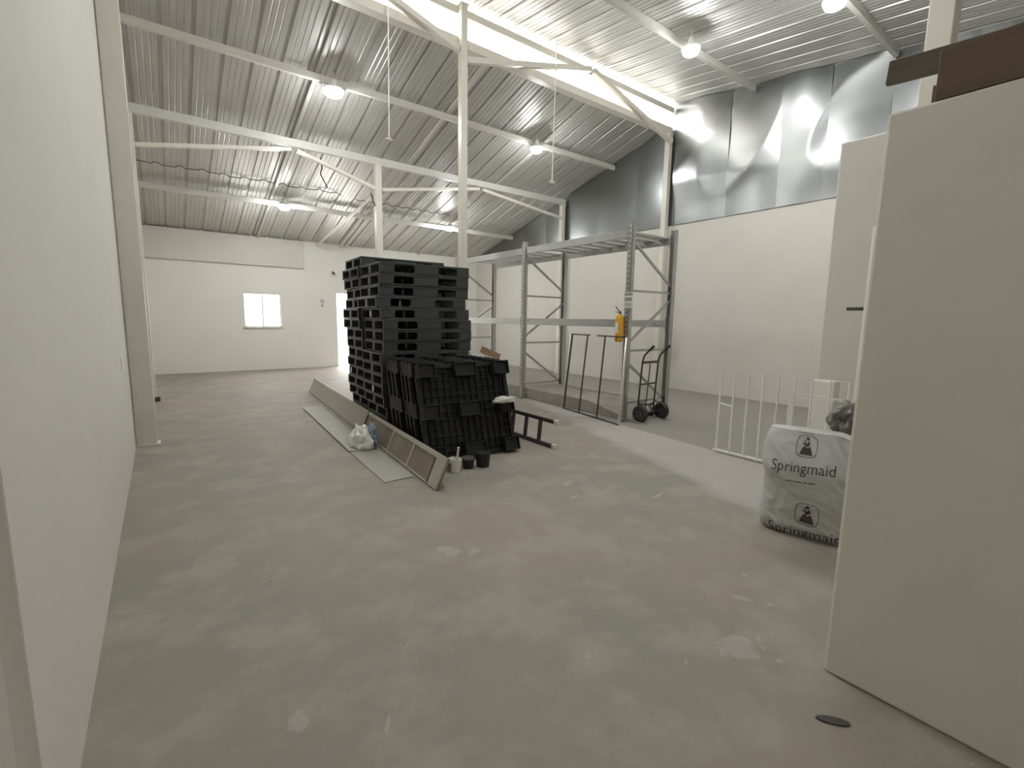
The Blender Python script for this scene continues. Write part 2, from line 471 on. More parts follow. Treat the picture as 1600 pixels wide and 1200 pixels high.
# clerestory: sill beam, header, glazing bars
YC = 7.13
m = MB(); m.box((XL + .01, YC - .04, 5.93), (XR - .08, YC + .12, 6.07))
tag(m.build('sill_beam', M['cream'], bevel=.008), 'cream steel beam along the bottom edge of the bright clerestory gap', 'beam')
m = MB(); m.box((XL + .01, YC - .05, 6.385), (XR - .08, YC + .06, 6.50))
tag(m.build('header_beam', M['cream'], bevel=.008), 'cream steel beam along the top edge of the bright clerestory gap', 'beam')
bars = empty('wire_fence', (2.9, 9.2, zlow(9.2) + .04))
mm = MB()
for i in range(6): mm.tube([(i * .35, 0, 0.0), (i * .35, 0, 1.25)], .012, 6)
mm.build('picket', M['hub'], bars)
mm = MB(); mm.tube([(0, 0, 1.02), (1.75, 0, 1.02)], .01, 6); mm.build('rail', M['hub'], bars)
tag(bars, 'faint thin wire fence seen outside through the clerestory gap', 'fence')

def column(x, y, w, dpt, z0, z1, label, flange=False):
    root = empty('steel_column', (x, y, z0))
    mm = MB(); mm.box((-w/2, -dpt/2, 0), (w/2, dpt/2, z1 - z0)); mm.build('shaft', M['cream'], root, bevel=.008)
    mm = MB(); mm.box((-w/2 - .03, -dpt/2 - .03, 0), (w/2 + .03, dpt/2 + .03, .012)); mm.build('base_plate', M['cream'], root)
    mm = MB(); mm.box((-w/2 - .015, -dpt/2 - .015, z1 - z0 - .012), (w/2 + .015, dpt/2 + .015, z1 - z0)); mm.build('cap_plate', M['cream'], root)
    return tag(root, label, 'column')
column(4.17, YC - .11, .115, .115, 0, 6.50, 'tall cream steel column rising behind the black pallets to the clerestory')
column(4.15, 10.72, .14, .14, 0, zlow(10.70) - .255, 'shorter cream steel column left of the tall one, under the braced beam')
column(-.225, YC + .1, .2, .16, 0, 5.925, 'cream steel column against the left wall, nearest the camera')
column(-.235, 10.72, .18, .16, 0, zlow(10.70) - .255, 'cream steel column at the left wall, behind the nearest one')
column(9.78, YC, .12, .13, 0, 5.925, 'cream steel column against the metal cladding, behind the rack end with the hand truck')
column(9.78, 10.72, .12, .13, 0, zlow(10.70) - .255, 'short cream steel column against the metal cladding, above the far rack bay')
column(5.2, 1.255, .178, .166, 0, zup(.98) - .02, 'thick cream column standing behind the low wall and the brown timber')

def brace(p, q, label, w=.07):
    mm = MB(); mm.bar(p, q, w, w)
    o = mm.build('diagonal_brace', M['cream'], bevel=.005); tag(o, label, 'brace'); return o
yb = 10.70
brace((-.14, yb, 4.47), (2.36, yb, 4.93), 'diagonal steel brace rising from the left wall column to the braced beam')
brace((2.46, yb, 4.93), (4.10, yb, 4.47), 'diagonal steel brace falling to the left side of the shorter column')
brace((4.24, yb, 4.47), (6.85, yb, 4.93), 'diagonal steel brace rising from the right side of the shorter column')
brace((6.95, yb, 4.93), (9.74, yb, 4.60), 'diagonal steel brace falling towards the metal cladding above the rack')
yb = YC - .10
brace((-.12, yb, 5.80), (1.9, yb, 6.44), 'diagonal steel brace in the clerestory frame at the left wall')
brace((2.0, yb, 6.44), (4.10, yb, 5.84), 'diagonal steel brace crossing the bright clerestory gap left of the tall column', .09)
brace((4.24, yb, 5.72), (7.05, yb, 6.44), 'diagonal steel brace rising to the right from the tall column', .09)
brace((7.12, yb, 6.44), (9.74, yb, 5.72), 'diagonal steel brace crossing the clerestory gap down to the right column', .09)
# small struts near the shorter column
for a, b, lb in (((4.05, 10.9, 4.30), (4.05, 15.6, 3.78), 'thin pale strut from the shorter column to the far wall, upper left one'),
             ((4.75, 13.4, 4.40), (4.75, 15.6, 3.80), 'short pale strut under the roof at the far wall, right of the long one')):
    mm = MB(); mm.bar(a, b, .05, .05); tag(mm.build('roof_strut', M['cream']), lb, 'strut')

# ------------------------------------------------------------------ lamps
def lamp(x, y, zr, label, r=.125, drop=.16):
    root = empty('ceiling_lamp', (x, y, zr))
    mm = MB(); mm.tube([(0, 0, 0), (0, 0, -drop)], .012, 8); mm.build('stem', M['beam'], root)
    mm = MB(); mm.lathe([(.03, -drop + .03), (.045, -drop), (.05, -drop - .06), (r * 1.12, -drop - .12), (r * 1.15, -drop - .15), (r * 1.10, -drop - .15)], seg=24); mm.build('lamp_holder', M['whitemetal'], root, smooth=False)
    prof = [(r * 1.08, -drop - .152), (r * 1.04, -drop - .185), (r * .86, -drop - .225), (r * .5, -drop - .25), (.001, -drop - .257)]
    mm = MB(); mm.lathe(prof, seg=24); mm.build('bulb', M['bulb'], root, smooth=True)
    tag(root, label, 'lamp', None)
    return root
LO = 'lit white ceiling lamp '
lamp(2.66, 8.80, zlow(8.80), LO + 'under the lower roof, upper left, the large one', .15)
lamp(7.13, 8.73, zlow(8.73), LO + 'under the lower roof, right of the tall column')
lamp(2.65, 13.0, zlow(13.0), LO + 'near the far wall, above the window')
lamp(7.20, 12.87, zlow(12.87), LO + 'near the far wall, just left of the tall column')
lamp(7.19, 4.92, zup(4.92), LO + 'under the upper roof, beside the clerestory')
lamp(7.25, 2.88, zup(2.88), LO + 'under the upper roof at the top edge, nearest the low wall')
lamp(2.66, 4.92, zup(4.92), LO + 'added unseen above the frame, to brighten the middle of the floor')  # unseen lamp, added to brighten the near floor and walls
lamp(2.66, 2.88, zup(2.88), LO + 'added unseen above the frame, to brighten the floor near the camera')  # likewise added out of view, for more light near the camera

# hanging pull rods
for x, z, lb in ((2.87, 4.175, 'thin hanging rod with a small cross end, left of the tall column'), (6.04, 4.145, 'thin hanging rod with a small cross end, right of the tall column')):
    root = empty('hanging_rod', (x, 6.93, z))
    mm = MB(); mm.tube([(0.0, 0, 0.02), (.03, 0, zup(6.93) - z - .01)], .010, 8); mm.build('rod', M['whitemetal'], root)
    mm = MB(); mm.box((-.06, -.012, 0), (.06, .012, .02)); mm.lathe([(.03, -.02), (.045, 0.0), (.03, .02)], seg=12); mm.build('end_plate', M['beam'], root)
    tag(root, lb, 'rod')

# conduit cable pinned along the lower roof
random.seed(3)
pts = []
x = -.2
while x < 3.95:
    k = (x + .25) % .4
    y = 12.55 + .02 * math.sin(x * 5)
    up = -.02 if .06 < k < .34 else .012
    pts.append((x, y, zlow(y) - .035 + up)); x += .04
mm = MB(); mm.tube(pts, .009, 6, True)
tag(mm.build('roof_cable', M['cable']), 'thin dark cable pinned under the lower roof near the far wall, left of the columns', 'cable')
pts = []
x = 4.3
while x < 7.1:
    pts.append((x, 12.7, zlow(12.7) - .04 + .02 * math.sin(x * 21))); x += .05
mm = MB(); mm.tube(pts, .009, 6, True)
tag(mm.build('roof_cable', M['cable']), 'thin dark wavy cable under the lower roof, right of the shorter column', 'cable')
mm = MB(); mm.tube([(2.98, 10.9, 4.95), (3.0, 10.9, 4.75), (2.96, 10.9, 4.62), (3.1, 10.9, 4.36)], .014, 6)
tag(mm.build('loose_wire', M['cable']), 'short dark loose wire hanging under the roof left of the shorter column', 'wire')
mm = MB(); mm.tube([(3.98, 10.7, 4.36), (4.02, 10.7, 4.2), (4.08, 10.72, 4.1)], .014, 6)
tag(mm.build('loose_wire', M['cable']), 'short dark wire end sticking out beside the shorter column', 'wire')
# camera on the far wall
root = empty('security_camera', (4.52, YF, 3.0))
mm = MB(); mm.box((-.02, -.03, -.02), (.02, 0, .02)); mm.build('bracket', M['whitemetal'], root)
mm = MB(); mm.tube([(0, -.02, 0), (-.02, -.16, -.05)], .035, 10); mm.build('camera_body', M['darksteel'], root)
tag(root, 'tiny dark security camera high on the far wall beside the pallet stack', 'camera')
# far wall switch
mm = MB(); mm.box((3.60, YF - .012, 1.27), (3.68, YF, 1.39))
tag(mm.build('light_switch', M['wall']), 'small pale switch plate on the far wall between window and door', 'switch')
mm = MB(); mm.box((XL, 5.9, 1.05), (XL + .012, 5.98, 1.17))
tag(mm.build('light_switch', M['wall']), 'small white switch plate on the left wall near the column', 'switch')
mm = MB(); mm.box((-.17, 10.62, .02), (-.09, 10.70, .10))
tag(mm.build('junction_box', M['darksteel'], bevel=.01), 'small dark box on the floor at the foot of the left wall column', 'box')

def sign(loc, w, h, ax, label, arrow=True):
    root = empty('wall_sign', loc)
    def B(u0, v0, u1, v1, t0, t1):
        mm = MB()
        if ax == 'y': mm.box((u0, -t1, v0), (u1, -t0, v1))
        else: mm.box((-t1, u0, v0), (-t0, u1, v1))
        return mm
    B(-w/2, 0, w/2, h, 0, .004).build('plate', M['sticker'], root)
    for i, (a, b, c) in enumerate(((.80, .93, .42), (.45, .68, .36), (.12, .16, .3), (.20, .24, .36), (.28, .32, .3))):
        B(-w * c, h * a, w * c, h * b, .004, .0055).build('print', M['signgrey'], root)
    if arrow:
        if ax == 'y': mm = MB(); mm.prism([(-.05, -.02), (0, -.11), (.05, -.02)], 'y', -.005, 0)
        else: mm = MB(); mm.prism([(-.03, -.01), (0, -.05), (.03, -.01)], 'x', -.005, 0)
        mm.build('arrow', M['signgrey'], root)
    tag(root, label, 'sign')
sign((4.16, YF, 2.0), .15, .15, 'y', 'small white sign with grey print and arrow on the far wall beside the door')
sign((5.852, 4.84, 1.81), .18, .24, 'x', 'white printed sign fixed to the rack upright above the yellow extinguisher', True)

# ------------------------------------------------------------------ pallet rack
RY = [4.87, 7.52, 10.17]
FX, BX = 5.90, 6.98
def rack():
    root = empty('pallet_rack', (FX, RY[0], 0))
    def L(p): return (p[0] - FX, p[1] - RY[0], p[2])
    for i, y in enumerate(RY):
        for k, x in enumerate((FX, BX)):
            z0 = 0 if k == 0 else (.20 if i else .10)
            mm = MB(); s = 1 if k == 0 else -1
            w = .042
            mm.box(L((x - w, y - w, z0)), L((x + w, y - w + .006, 3.12)))
            mm.box(L((x - w, y + w - .006, z0)), L((x + w, y + w, 3.12)))
            xa = x - w if k == 0 else x + w - .006
            mm.box(L((xa, y - w, z0)), L((xa + .006, y + w, 3.12)))
            u = mm.build('upright', M['punched'], root)
            mm = MB(); mm.box(L((x - .07, y - .06, z0 + .001)), L((x + .07, y + .06, z0 + .010))); mm.build('foot_plate', M['rackdark'], u)
        for z in (2.08, 1.14, .30):
            mm = MB(); mm.bar(L((FX, y, z)), L((BX, y, z)), .025, .035); mm.build('cross_tie', M['rack'], root)
        for a, b in ((2.86, 2.18), (2.0 - .75, 1.97), (.97, .25)):
            mm = MB(); mm.bar(L((FX, y, a)), L((BX, y, b)), .025, .04); mm.build('diagonal_tie', M['rack'], root)
    for y0, y1 in zip(RY[:-1], RY[1:]):
        for x, s in ((FX, 1), (BX, -1)):
            for z in (1.51, 2.89):
                mm = MB()
                mm.box(L((x - .02, y0 + .045, z)), L((x + .025, y1 - .045, z + .085)))
                mm.box(L((x - .02, y0 + .045, z + .085)), L((x + .01, y1 - .045, z + .125)))
                bm_ = mm.build('load_beam', M['rack'], root, bevel=.003)
                for ca in (y0 + .04, y1 - .052):
                    mm = MB(); mm.box(L((x - .048, ca, z - .06)), L((x + .03, ca + .012, z + .16))); mm.build('beam_connector', M['rack'], bm_)
        n = 8
        for i in range(n):
            ya = y0 + .10 + (y1 - y0 - .2) * i / n
            mm = MB(); mm.box(L((FX + .012, ya, 2.985)), L((BX - .012, ya + (y1 - y0 - .2) / n * .72, 3.012)))
            mm.build('deck_slat', M['slat'], root, bevel=.003)
    tag(root, 'tall grey galvanised pallet rack with two beam levels along the kerb', 'rack')
rack()

# ------------------------------------------------------------------ pallets
PL, PW, PH = 1.27, .82, .1435
def pallet_mesh(L, W, H, name='plastic_pallet'):
    mm = MB()
    dk = .028; rn = .018
    hx, hy = L / 2, W / 2
    # deck with grid of slots
    mm.box((-hx, -hy, H - dk), (hx, -hy + .06, H)); mm.box((-hx, hy - .06, H - dk), (hx, hy, H))
    mm.box((-hx, -hy + .06, H - dk), (-hx + .06, hy - .06, H)); mm.box((hx - .06, -hy + .06, H - dk), (hx, hy - .06, H))
    n = 12
    for i in range(n):
        x0 = -hx + .06 + (L - .12) * (i + .1) / n; mm.box((x0, -hy + .06, H - dk), (x0 + (L - .12) / n * .8, hy - .06, H - .004))
    for y in (-W * .25, 0, W * .25): mm.box((-hx + .06, y - .03, H - dk + .004), (hx - .06, y + .03, H - .001))
    # blocks
    bx = [(-hx, -hx + .19), (-.17, .17), (hx - .19, hx)]
    by = [(-hy, -hy + .04), (-.05, .05), (hy - .04, hy)]
    ch = .022
    for (a, b) in bx:
        for (c, d) in by:
            mm.box((a, c, rn), (b, d, H - dk))
    # corner gussets that round the wide fork openings
    for (a, b) in ((bx[0][1], bx[1][0]), (bx[1][1], bx[2][0])):
        for y0 in (-hy, hy - .02):
            for (x, s) in ((a, 1), (b, -1)):
                mm.prism([(x, H - dk), (x + s * ch, H - dk), (x, H - dk - ch)], 'y', y0, y0 + .02)
                mm.prism([(x, rn), (x + s * ch, rn), (x, rn + ch * .6)], 'y', y0, y0 + .02)
    # middle blocks of the short ends
    # bottom runners
    for (c, d) in ((-hy, -hy + .085), (-.07, .07), (hy - .085, hy)): mm.box((-hx, c, 0), (hx, d, rn))
    for (a, b) in ((-hx, -hx + .10), (-.08, .08), (hx - .10, hx)): mm.box((a, -hy, 0.0005), (b, hy, rn - .0005))
    me = mm.build(name, M['black'])
    b = me.modifiers.new('bevel', 'BEVEL'); b.width = .004; b.segments = 1; b.limit_method = 'ANGLE'
    return me
random.seed(11)
ORD = ['topmost', 'second from the top', 'third from the top', 'fourth from the top', 'fifth from the top', 'sixth from the top', 'seventh from the top', 'eighth from the top', 'ninth from the top',
       'eighth from the floor', 'seventh from the floor', 'sixth from the floor', 'fifth from the floor', 'fourth from the floor', 'third from the floor', 'second from the floor', 'lowest, on the floor']
ORD16 = ORD[:8] + ORD[9:]
SA = math.radians(-2.8)
proto = pallet_mesh(PL, PW, PH)
first = True
def place_pallet(o, x, y, z, rz, label, group):
    o.location = (x, y, z); o.rotation_euler = (0, 0, rz); tag(o, label, 'pallet', group)
ux = Vector((math.cos(SA), math.sin(SA), 0)); uy = Vector((-math.sin(SA), math.cos(SA), 0))
corner = Vector((2.245, 5.80, 0))
c1 = corner + ux * PL / 2 + uy * PW / 2
c2 = corner + ux * (PL / 2 + .02) + uy * (PW * 1.5 + .02)
off1 = {0: (0, 0), 1: (-.01, 0), 2: (-.01, .01), 3: (-.055, 0), 4: (0, 0), 5: (.03, -.01), 6: (.035, -.01), 7: (.03, 0)}
front_stack = []
for (c, n, nm, grp, offs) in ((c1, 16, 'nearer, front stack', 'pallets in the nearer tall stack', off1), (c2, 17, 'rear stack', 'pallets in the rear tall stack', {0: (.0, 0), 1: (-.05, 0), 2: (-.03, 0), 5: (-.06, 0), 6: (-.055, 0)})):
    for k in range(n):      # k = 0 on top
        o = proto if first else proto.copy()
        if not first: COL.objects.link(o)
        first = False
        dx, dy = offs.get(k, (random.uniform(-.018, .018), random.uniform(-.004, .004)))
        lv = n - 1 - k
        if n - k <= 3: dx = .05 + .006 * (k % 2)
        p = c + ux * dx + uy * dy
        od = (ORD16 if n == 16 else ORD)[k]
        place_pallet(o, p.x, p.y, lv * (PH + .0005), SA + random.uniform(-.006, .006), 'black plastic pallet, %s of the %s' % (od, nm), grp)
        front_stack.append(o)
def sticker(par, y, z, nm='label_sticker'):
    mm = MB(); mm.box((-PL/2 - .0025, y - .028, z), (-PL/2 - .0005, y + .028, z + .075))
    s = mm.build(nm, M['sticker'], par); s['label'] = 'small white label stuck on the pallet end'
    return s
sticker(front_stack[4], .0, .03)
sticker(front_stack[11], -.02, .03)
sticker(front_stack[16 + 11], .30, .03)

# pallets standing on edge and leaning on the front stack
LL, LW, LH = 1.20, 1.11, .140
def footed_pallet(L, W, H):
    mm = MB(); hx, hy = L / 2, W / 2; dk = .045
    z0 = H - dk
    for (a, b) in ((-hx, -hx + .05), (hx - .05, hx)): mm.box((a, -hy, z0), (b, hy, H))
    for (c, d) in ((-hy, -hy + .05), (hy - .05, hy)): mm.box((-hx + .05, c, z0), (hx - .05, d, H))
    mm.box((-hx + .05, -hy + .05, H - .010), (hx - .05, hy - .05, H - .001))
    n = 13
    for i in range(n):
        x = -hx + .05 + (L - .1) * (i + .5) / n; mm.box((x - .006, -hy + .05, z0 + .006), (x + .006, hy - .05, H - .009))
    n = 11
    for i in range(n):
        y = -hy + .05 + (W - .1) * (i + .5) / n; mm.box((-hx + .05, y - .006, z0 + .008), (hx - .05, y + .006, H - .0095))
    fx = [(-hx, -hx + .21), (-.145, .145), (hx - .21, hx)]
    fy = [(-hy, -hy + .165), (-.085, .085), (hy - .165, hy)]
    w = .014
    for (a, b) in fx:
        for (c, d) in fy:
            mm.box((a, c, 0), (b, c + w, z0)); mm.box((a, d - w, 0), (b, d, z0))
            mm.box((a, c + w, 0), (a + w, d - w, z0)); mm.box((b - w, c + w, 0), (b, d - w, z0))
            mm.box((a + w, c + w, .03), (b - w, d - w, .036))
    o = mm.build('plastic_pallet', M['black_shaded'])
    b = o.modifiers.new('bevel', 'BEVEL'); b.width = .004; b.segments = 1; b.limit_method = 'ANGLE'
    return o
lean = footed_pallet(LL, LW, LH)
LN = math.radians(16.5)
names = ['first one, nearest the camera', 'second one from the camera', 'third one from the camera', 'fourth one from the camera', 'fifth one from the camera', 'sixth one from the camera', 'last one, touching the front stack']
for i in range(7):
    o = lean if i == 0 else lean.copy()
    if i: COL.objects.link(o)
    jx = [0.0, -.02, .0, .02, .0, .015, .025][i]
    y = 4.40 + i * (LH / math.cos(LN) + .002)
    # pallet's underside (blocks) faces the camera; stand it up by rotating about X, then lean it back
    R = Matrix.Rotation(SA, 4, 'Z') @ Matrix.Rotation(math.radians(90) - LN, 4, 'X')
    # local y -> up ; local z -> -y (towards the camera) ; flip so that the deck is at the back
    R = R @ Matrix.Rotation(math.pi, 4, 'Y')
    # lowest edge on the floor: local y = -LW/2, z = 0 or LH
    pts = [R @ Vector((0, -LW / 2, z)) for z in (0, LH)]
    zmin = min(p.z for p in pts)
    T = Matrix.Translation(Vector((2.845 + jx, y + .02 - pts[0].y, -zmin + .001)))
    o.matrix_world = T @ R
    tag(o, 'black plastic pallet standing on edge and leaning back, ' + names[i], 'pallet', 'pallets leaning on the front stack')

# rag on the leaning pallets
def crumple(name, c, size, mt, seed, parent=None, sub=4, amp=.35, freq=1.6, flat=True):
    bm = bmesh.new(); bmesh.ops.create_icosphere(bm, subdivisions=sub, radius=1)
    for v in bm.verts:
        p = v.co.copy()
        k = noise.noise(p * freq + Vector((seed, 0, 0))) + .5 * (1 - abs(noise.noise(p * freq * 2.2 + Vector((0, seed, 0))) * 2)) + .2 * noise.noise(p * freq * 5)
        v.co = p * (1 + amp * (k - .25))
        if flat and v.co.z < -.45: v.co.z = -.45
    for v in bm.verts:
        v.co = Vector((v.co.x * size[0], v.co.y * size[1], (v.co.z + (.45 if flat else 0)) * size[2]))
    me = bpy.data.meshes.new(name); bm.to_mesh(me); bm.free()
    me.materials.append(M[mt])
    for p in me.polygons: p.use_smooth = True
    o = bpy.data.objects.new(name, me); COL.objects.link(o); o.location = c
    if parent is not None: o.parent = parent
    return o
r = crumple('rag', (3.27, 4.53, .612), (.15, .07, .045), 'rag', 4.2)
tag(r, 'crumpled whitish rag lying on a block of the front leaning pallet', 'rag')

# ------------------------------------------------------------------ long panels on the floor and leaning
def leaning_panel(y0, y1, label, fields, first_end):
    a = Vector((1.965 + (y0 - 3.78) * .0728, y0, 0)); b = Vector((1.965 + (y1 - 3.78) * .0728, y1, 0))
    d = (b - a).normalized(); s = Vector((.125, -.009, .285)).normalized(); n = d.cross(s); n.normalize()
    if n.x > 0: n = -n
    Lh = .31; L = (b - a).length
    mt = Matrix((d, s, n)).transposed().to_4x4(); mt.translation = (0, 0, 0)
    root = empty('leaning_panel', (a.x, a.y, 0.008))
    mm = MB(); mm.box((0, 0, -.022), (L, Lh, 0), mt); mm.build('board', M['boardfield'] if fields else M['board'], root)
    mm = MB(); mm.box((0, Lh - .045, 0), (L, Lh, .014), mt); mm.build('top_rim', M['boardrim'], root, bevel=.003)
    mm = MB(); mm.box((0, 0, 0), (L, .02, .012), mt); mm.build('bottom_rim', M['boardrim'], root)
    if fields:
        mm = MB(); mm.box((0, .02, 0), (.20, Lh - .045, .014), mt); mm.build('end_plate', M['boardrim'], root)
        mm = MB(); mm.box((.20, .01, .0), (.235, Lh - .05, .016), mt); mm.build('slot', M['darksteel'], root)
        for x in (.78, 1.45):
            mm = MB(); mm.box((x, .02, 0), (x + .035, Lh - .045, .012), mt); mm.build('divider', M['boardrim'], root)
        mm = MB(); mm.box((L - .03, .0, 0), (L, Lh, .016), mt); mm.build('end_strip', M['darksteel'], root)
    tag(root, label, 'panel')
leaning_panel(3.785, 6.38, 'long framed panel with dusty brown fields leaning beside the pallets, near half', True, True)
leaning_panel(6.41, 10.55, 'long plain grey panel leaning beside the pallets, far half behind the framed one', False, False)
def floorboard(poly, z0, z1, label):
    mm = MB(); mm.prism(poly, 'z', z0, z1)
    tag(mm.build('flat_board', M['board'], bevel=.001), label, 'board')
floorboard([(1.715, 5.60), (1.65, 4.255), (1.967, 4.268), (2.02, 5.42)], .001, .011, 'flat pale board on the floor, shorter one nearest the camera')
floorboard([(1.90, 8.65), (2.21, 8.64), (1.965, 5.39), (1.70, 5.49)], .012, .024, 'flat pale board on the floor, longer one under the plastic bag')

# plastic bag
root = empty('plastic_bag', (1.90, 5.62, .026))
o = crumple('bag_body', (0, 0, 0), (.12, .21, .16), 'plastic_white', 7.7, root, amp=.42, freq=1.6)
for yy in (-.07, .09):
    mm = MB(); mm.tube([(-.02, yy - .05, .15), (-.04, yy - .04, .23), (-.03, yy, .26), (-.02, yy + .05, .22), (0, yy + .06, .15)], [.02, .014, .012, .014, .02], 8); mm.build('handle', M['plastic_white'], root, smooth=True)
o = crumple('blue_print_side', (.10, -.10, .02), (.05, .12, .17), 'plastic_blue', 2.7, root, amp=.6, freq=2.2)
tag(root, 'crumpled white and blue plastic bag on the flat board against the panel', 'bag')

# cans
def pail():
    root = empty('paint_pail', (2.40, 4.20, 0))
    mm = MB(); mm.lathe([(.058, 0), (.068, .12), (.074, .122), (.074, .136), (.066, .136), (.064, .125), (.05, .01)], seg=24); mm.build('bucket', M['whitemetal'], root, smooth=False)
    mm = MB(); mm.tube([(.0, -.074, .12), (-.03, -.085, .16), (-.05, -.06, .19), (-.06, -.02, .17), (-.07, 0.0, .13)], .003, 6); mm.build('handle', M['chrome'], root)
    mm = MB(); mm.box((-.0595, -.03, .02), (-.045, .03, .10)); s = mm.build('side_label', M['carton'], root); s.location = (-.012, 0, 0)
    tag(root, 'small white paint pail holding a brush, left of the two black pots', 'pail')
    b = empty('paint_brush', (2.42, 4.20, .016))
    mm = MB(); mm.tube([(0, 0, .03), (.02, -.012, .24)], [.010, .014], 8); mm.build('handle', M['tip'], b)
    mm = MB(); mm.box((-.022, -.010, 0), (.022, .010, .05)); mm.build('bristles', M['tip'], b)
    tag(b, 'pale brush standing upright in the white pail', 'brush')
pail()
def pot(x, y, r, h, label):
    root = empty('black_pot', (x, y, 0))
    mm = MB(); mm.lathe([(r * .86, 0), (r, h * .86), (r * 1.02, h)], seg=28); mm.build('body', M['black2'], root, smooth=False)
    mm = MB(); mm.lathe([(r * 1.05, h - .018), (r * 1.05, h + .004), (r * .9, h + .008)], seg=28); mm.build('lid', M['hub'] if r < .08 else M['black2'], root)
    tag(root, label, 'pot')
pot(2.575, 4.215, .068, .115, 'shorter black pot with a grey lid between pail and taller pot')
pot(2.745, 4.18, .080, .150, 'taller black pot, rightmost of the cans by the pallets')

# ladder lying on its side
root = empty('ladder', (3.86, 4.26, 0))
LLn = 1.85
for z, dx in ((.028, 0), (.335, .03)):
    mm = MB(); mm.box((dx - .018, 0, z - .024), (dx + .018, LLn, z + .024)); rl = mm.build('side_rail', M['ladder'], root, bevel=.004)
    mm = MB(); mm.box((dx - .024, -.035, z - .030), (dx + .024, .03, z + .030)); mm.build('end_cap', M['tip'], rl, bevel=.008)
for i in range(6):
    mm = MB(); mm.bar((0.0, .30 + i * .29, .045), (.03, .30 + i * .29, .318), .045, .03, up=(1, 0, 0)); mm.build('rung', M['ladder'], root)
tag(root, 'dark ladder with white end caps lying on its side behind the leaning pallets', 'ladder')

# carton behind the stack
root = empty('cardboard_box', (4.02, 6.35, 0))
mm = MB(); mm.box((-.26, -.2, 0), (.26, .2, 1.0)); mm.build('carton', M['carton'], root, bevel=.004)
mm = MB(); mm.box((-.26, -.2, 1.0), (-.255, .2, 1.12)); mm.bar((.26, 0, 1.0), (.30, 0, 1.10), .4, .004, up=(0, 1, 0)); mm.build('flap', M['carton'], root)
tag(root, 'brown cardboard box standing behind the tall pallet stack', 'box')
tag(crumple('rag', (3.93, 6.25, 1.001), (.12, .1, .04), 'rag', 1.2), 'white rag lying on top of the brown cardboard box', 'rag')

# ------------------------------------------------------------------ steel frame leaning on the rack
TL, TR, BL, BR = Vector((5.78, 6.00, 1.367)), Vector((5.665, 4.675, 1.363)), Vector((5.83, 6.22, .012)), Vector((5.596, 4.695, .012))
root = empty('steel_frame', (5.6, 4.7, 0))
def rel(p): return tuple(Vector(p) - Vector((5.6, 4.7, 0)))
def fb(p, q, nm, mt, w=.022):
    mm = MB(); mm.bar(rel(p), rel(q), w, w); mm.build(nm, M[mt], root)
fb(BL, TL, 'side_bar', 'chrome'); fb(BR, TR, 'side_bar', 'chrome', .03); fb(BL, BR, 'bottom_bar', 'darksteel')
fb(TL, TL.lerp(TR, .36), 'top_bar', 'darksteel'); fb(TL.lerp(TR, .5), TR, 'top_bar', 'darksteel')
fb(BL.lerp(BL, 1) + Vector((0, -.025, 0)), TL + Vector((0, -.025, 0)), 'inner_bar', 'darksteel', .018)
for t_ in (.32, .64): fb(BL.lerp(BR, t_), TL.lerp(TR, t_), 'inner_bar', 'darksteel', .018)
tag(root, 'open rectangular steel frame with vertical bars leaning against the rack uprights', 'frame')

# extinguisher
root = empty('fire_extinguisher', (5.775, 4.93, 1.28))
mm = MB(); mm.lathe([(.045, 0), (.062, .015), (.065, .05), (.065, .36), (.055, .405), (.03, .43), (.02, .44)], seg=24); mm.build('cylinder', M['yellow'], root, smooth=True)
mm = MB(); mm.lathe([(.018, .44), (.022, .46), (.02, .475)], seg=12); mm.bar((0, 0, .465), (-.02, .075, .55), .016, .012); mm.bar((0, 0, .455), (-.01, .08, .47), .016, .010); mm.build('valve_handle', M['darksteel'], root)
mm = MB(); mm.lathe([(.0655, .14), (.0662, .15), (.0662, .31), (.0655, .32)], seg=24)
lbm = MB()
for f in range(1):
    vs = []; n = 8
    for j in range(2):
        for i in range(n + 1):
            a = math.radians(125 + 75 * i / n); vs.append((.067 * math.cos(a), .067 * math.sin(a), .14 + j * .16))
    lbm.add(vs, [(i, i + 1, n + 2 + i, n + 1 + i) for i in range(n)])
lbm.build('paper_label', M['sticker'], root)
mm = MB(); mm.box((.02, -.02, .3), (.075, .02, .33)); mm.build('wall_bracket', M['darksteel'], root)
tag(root, 'yellow fire extinguisher hanging on the rack upright', 'fire extinguisher')

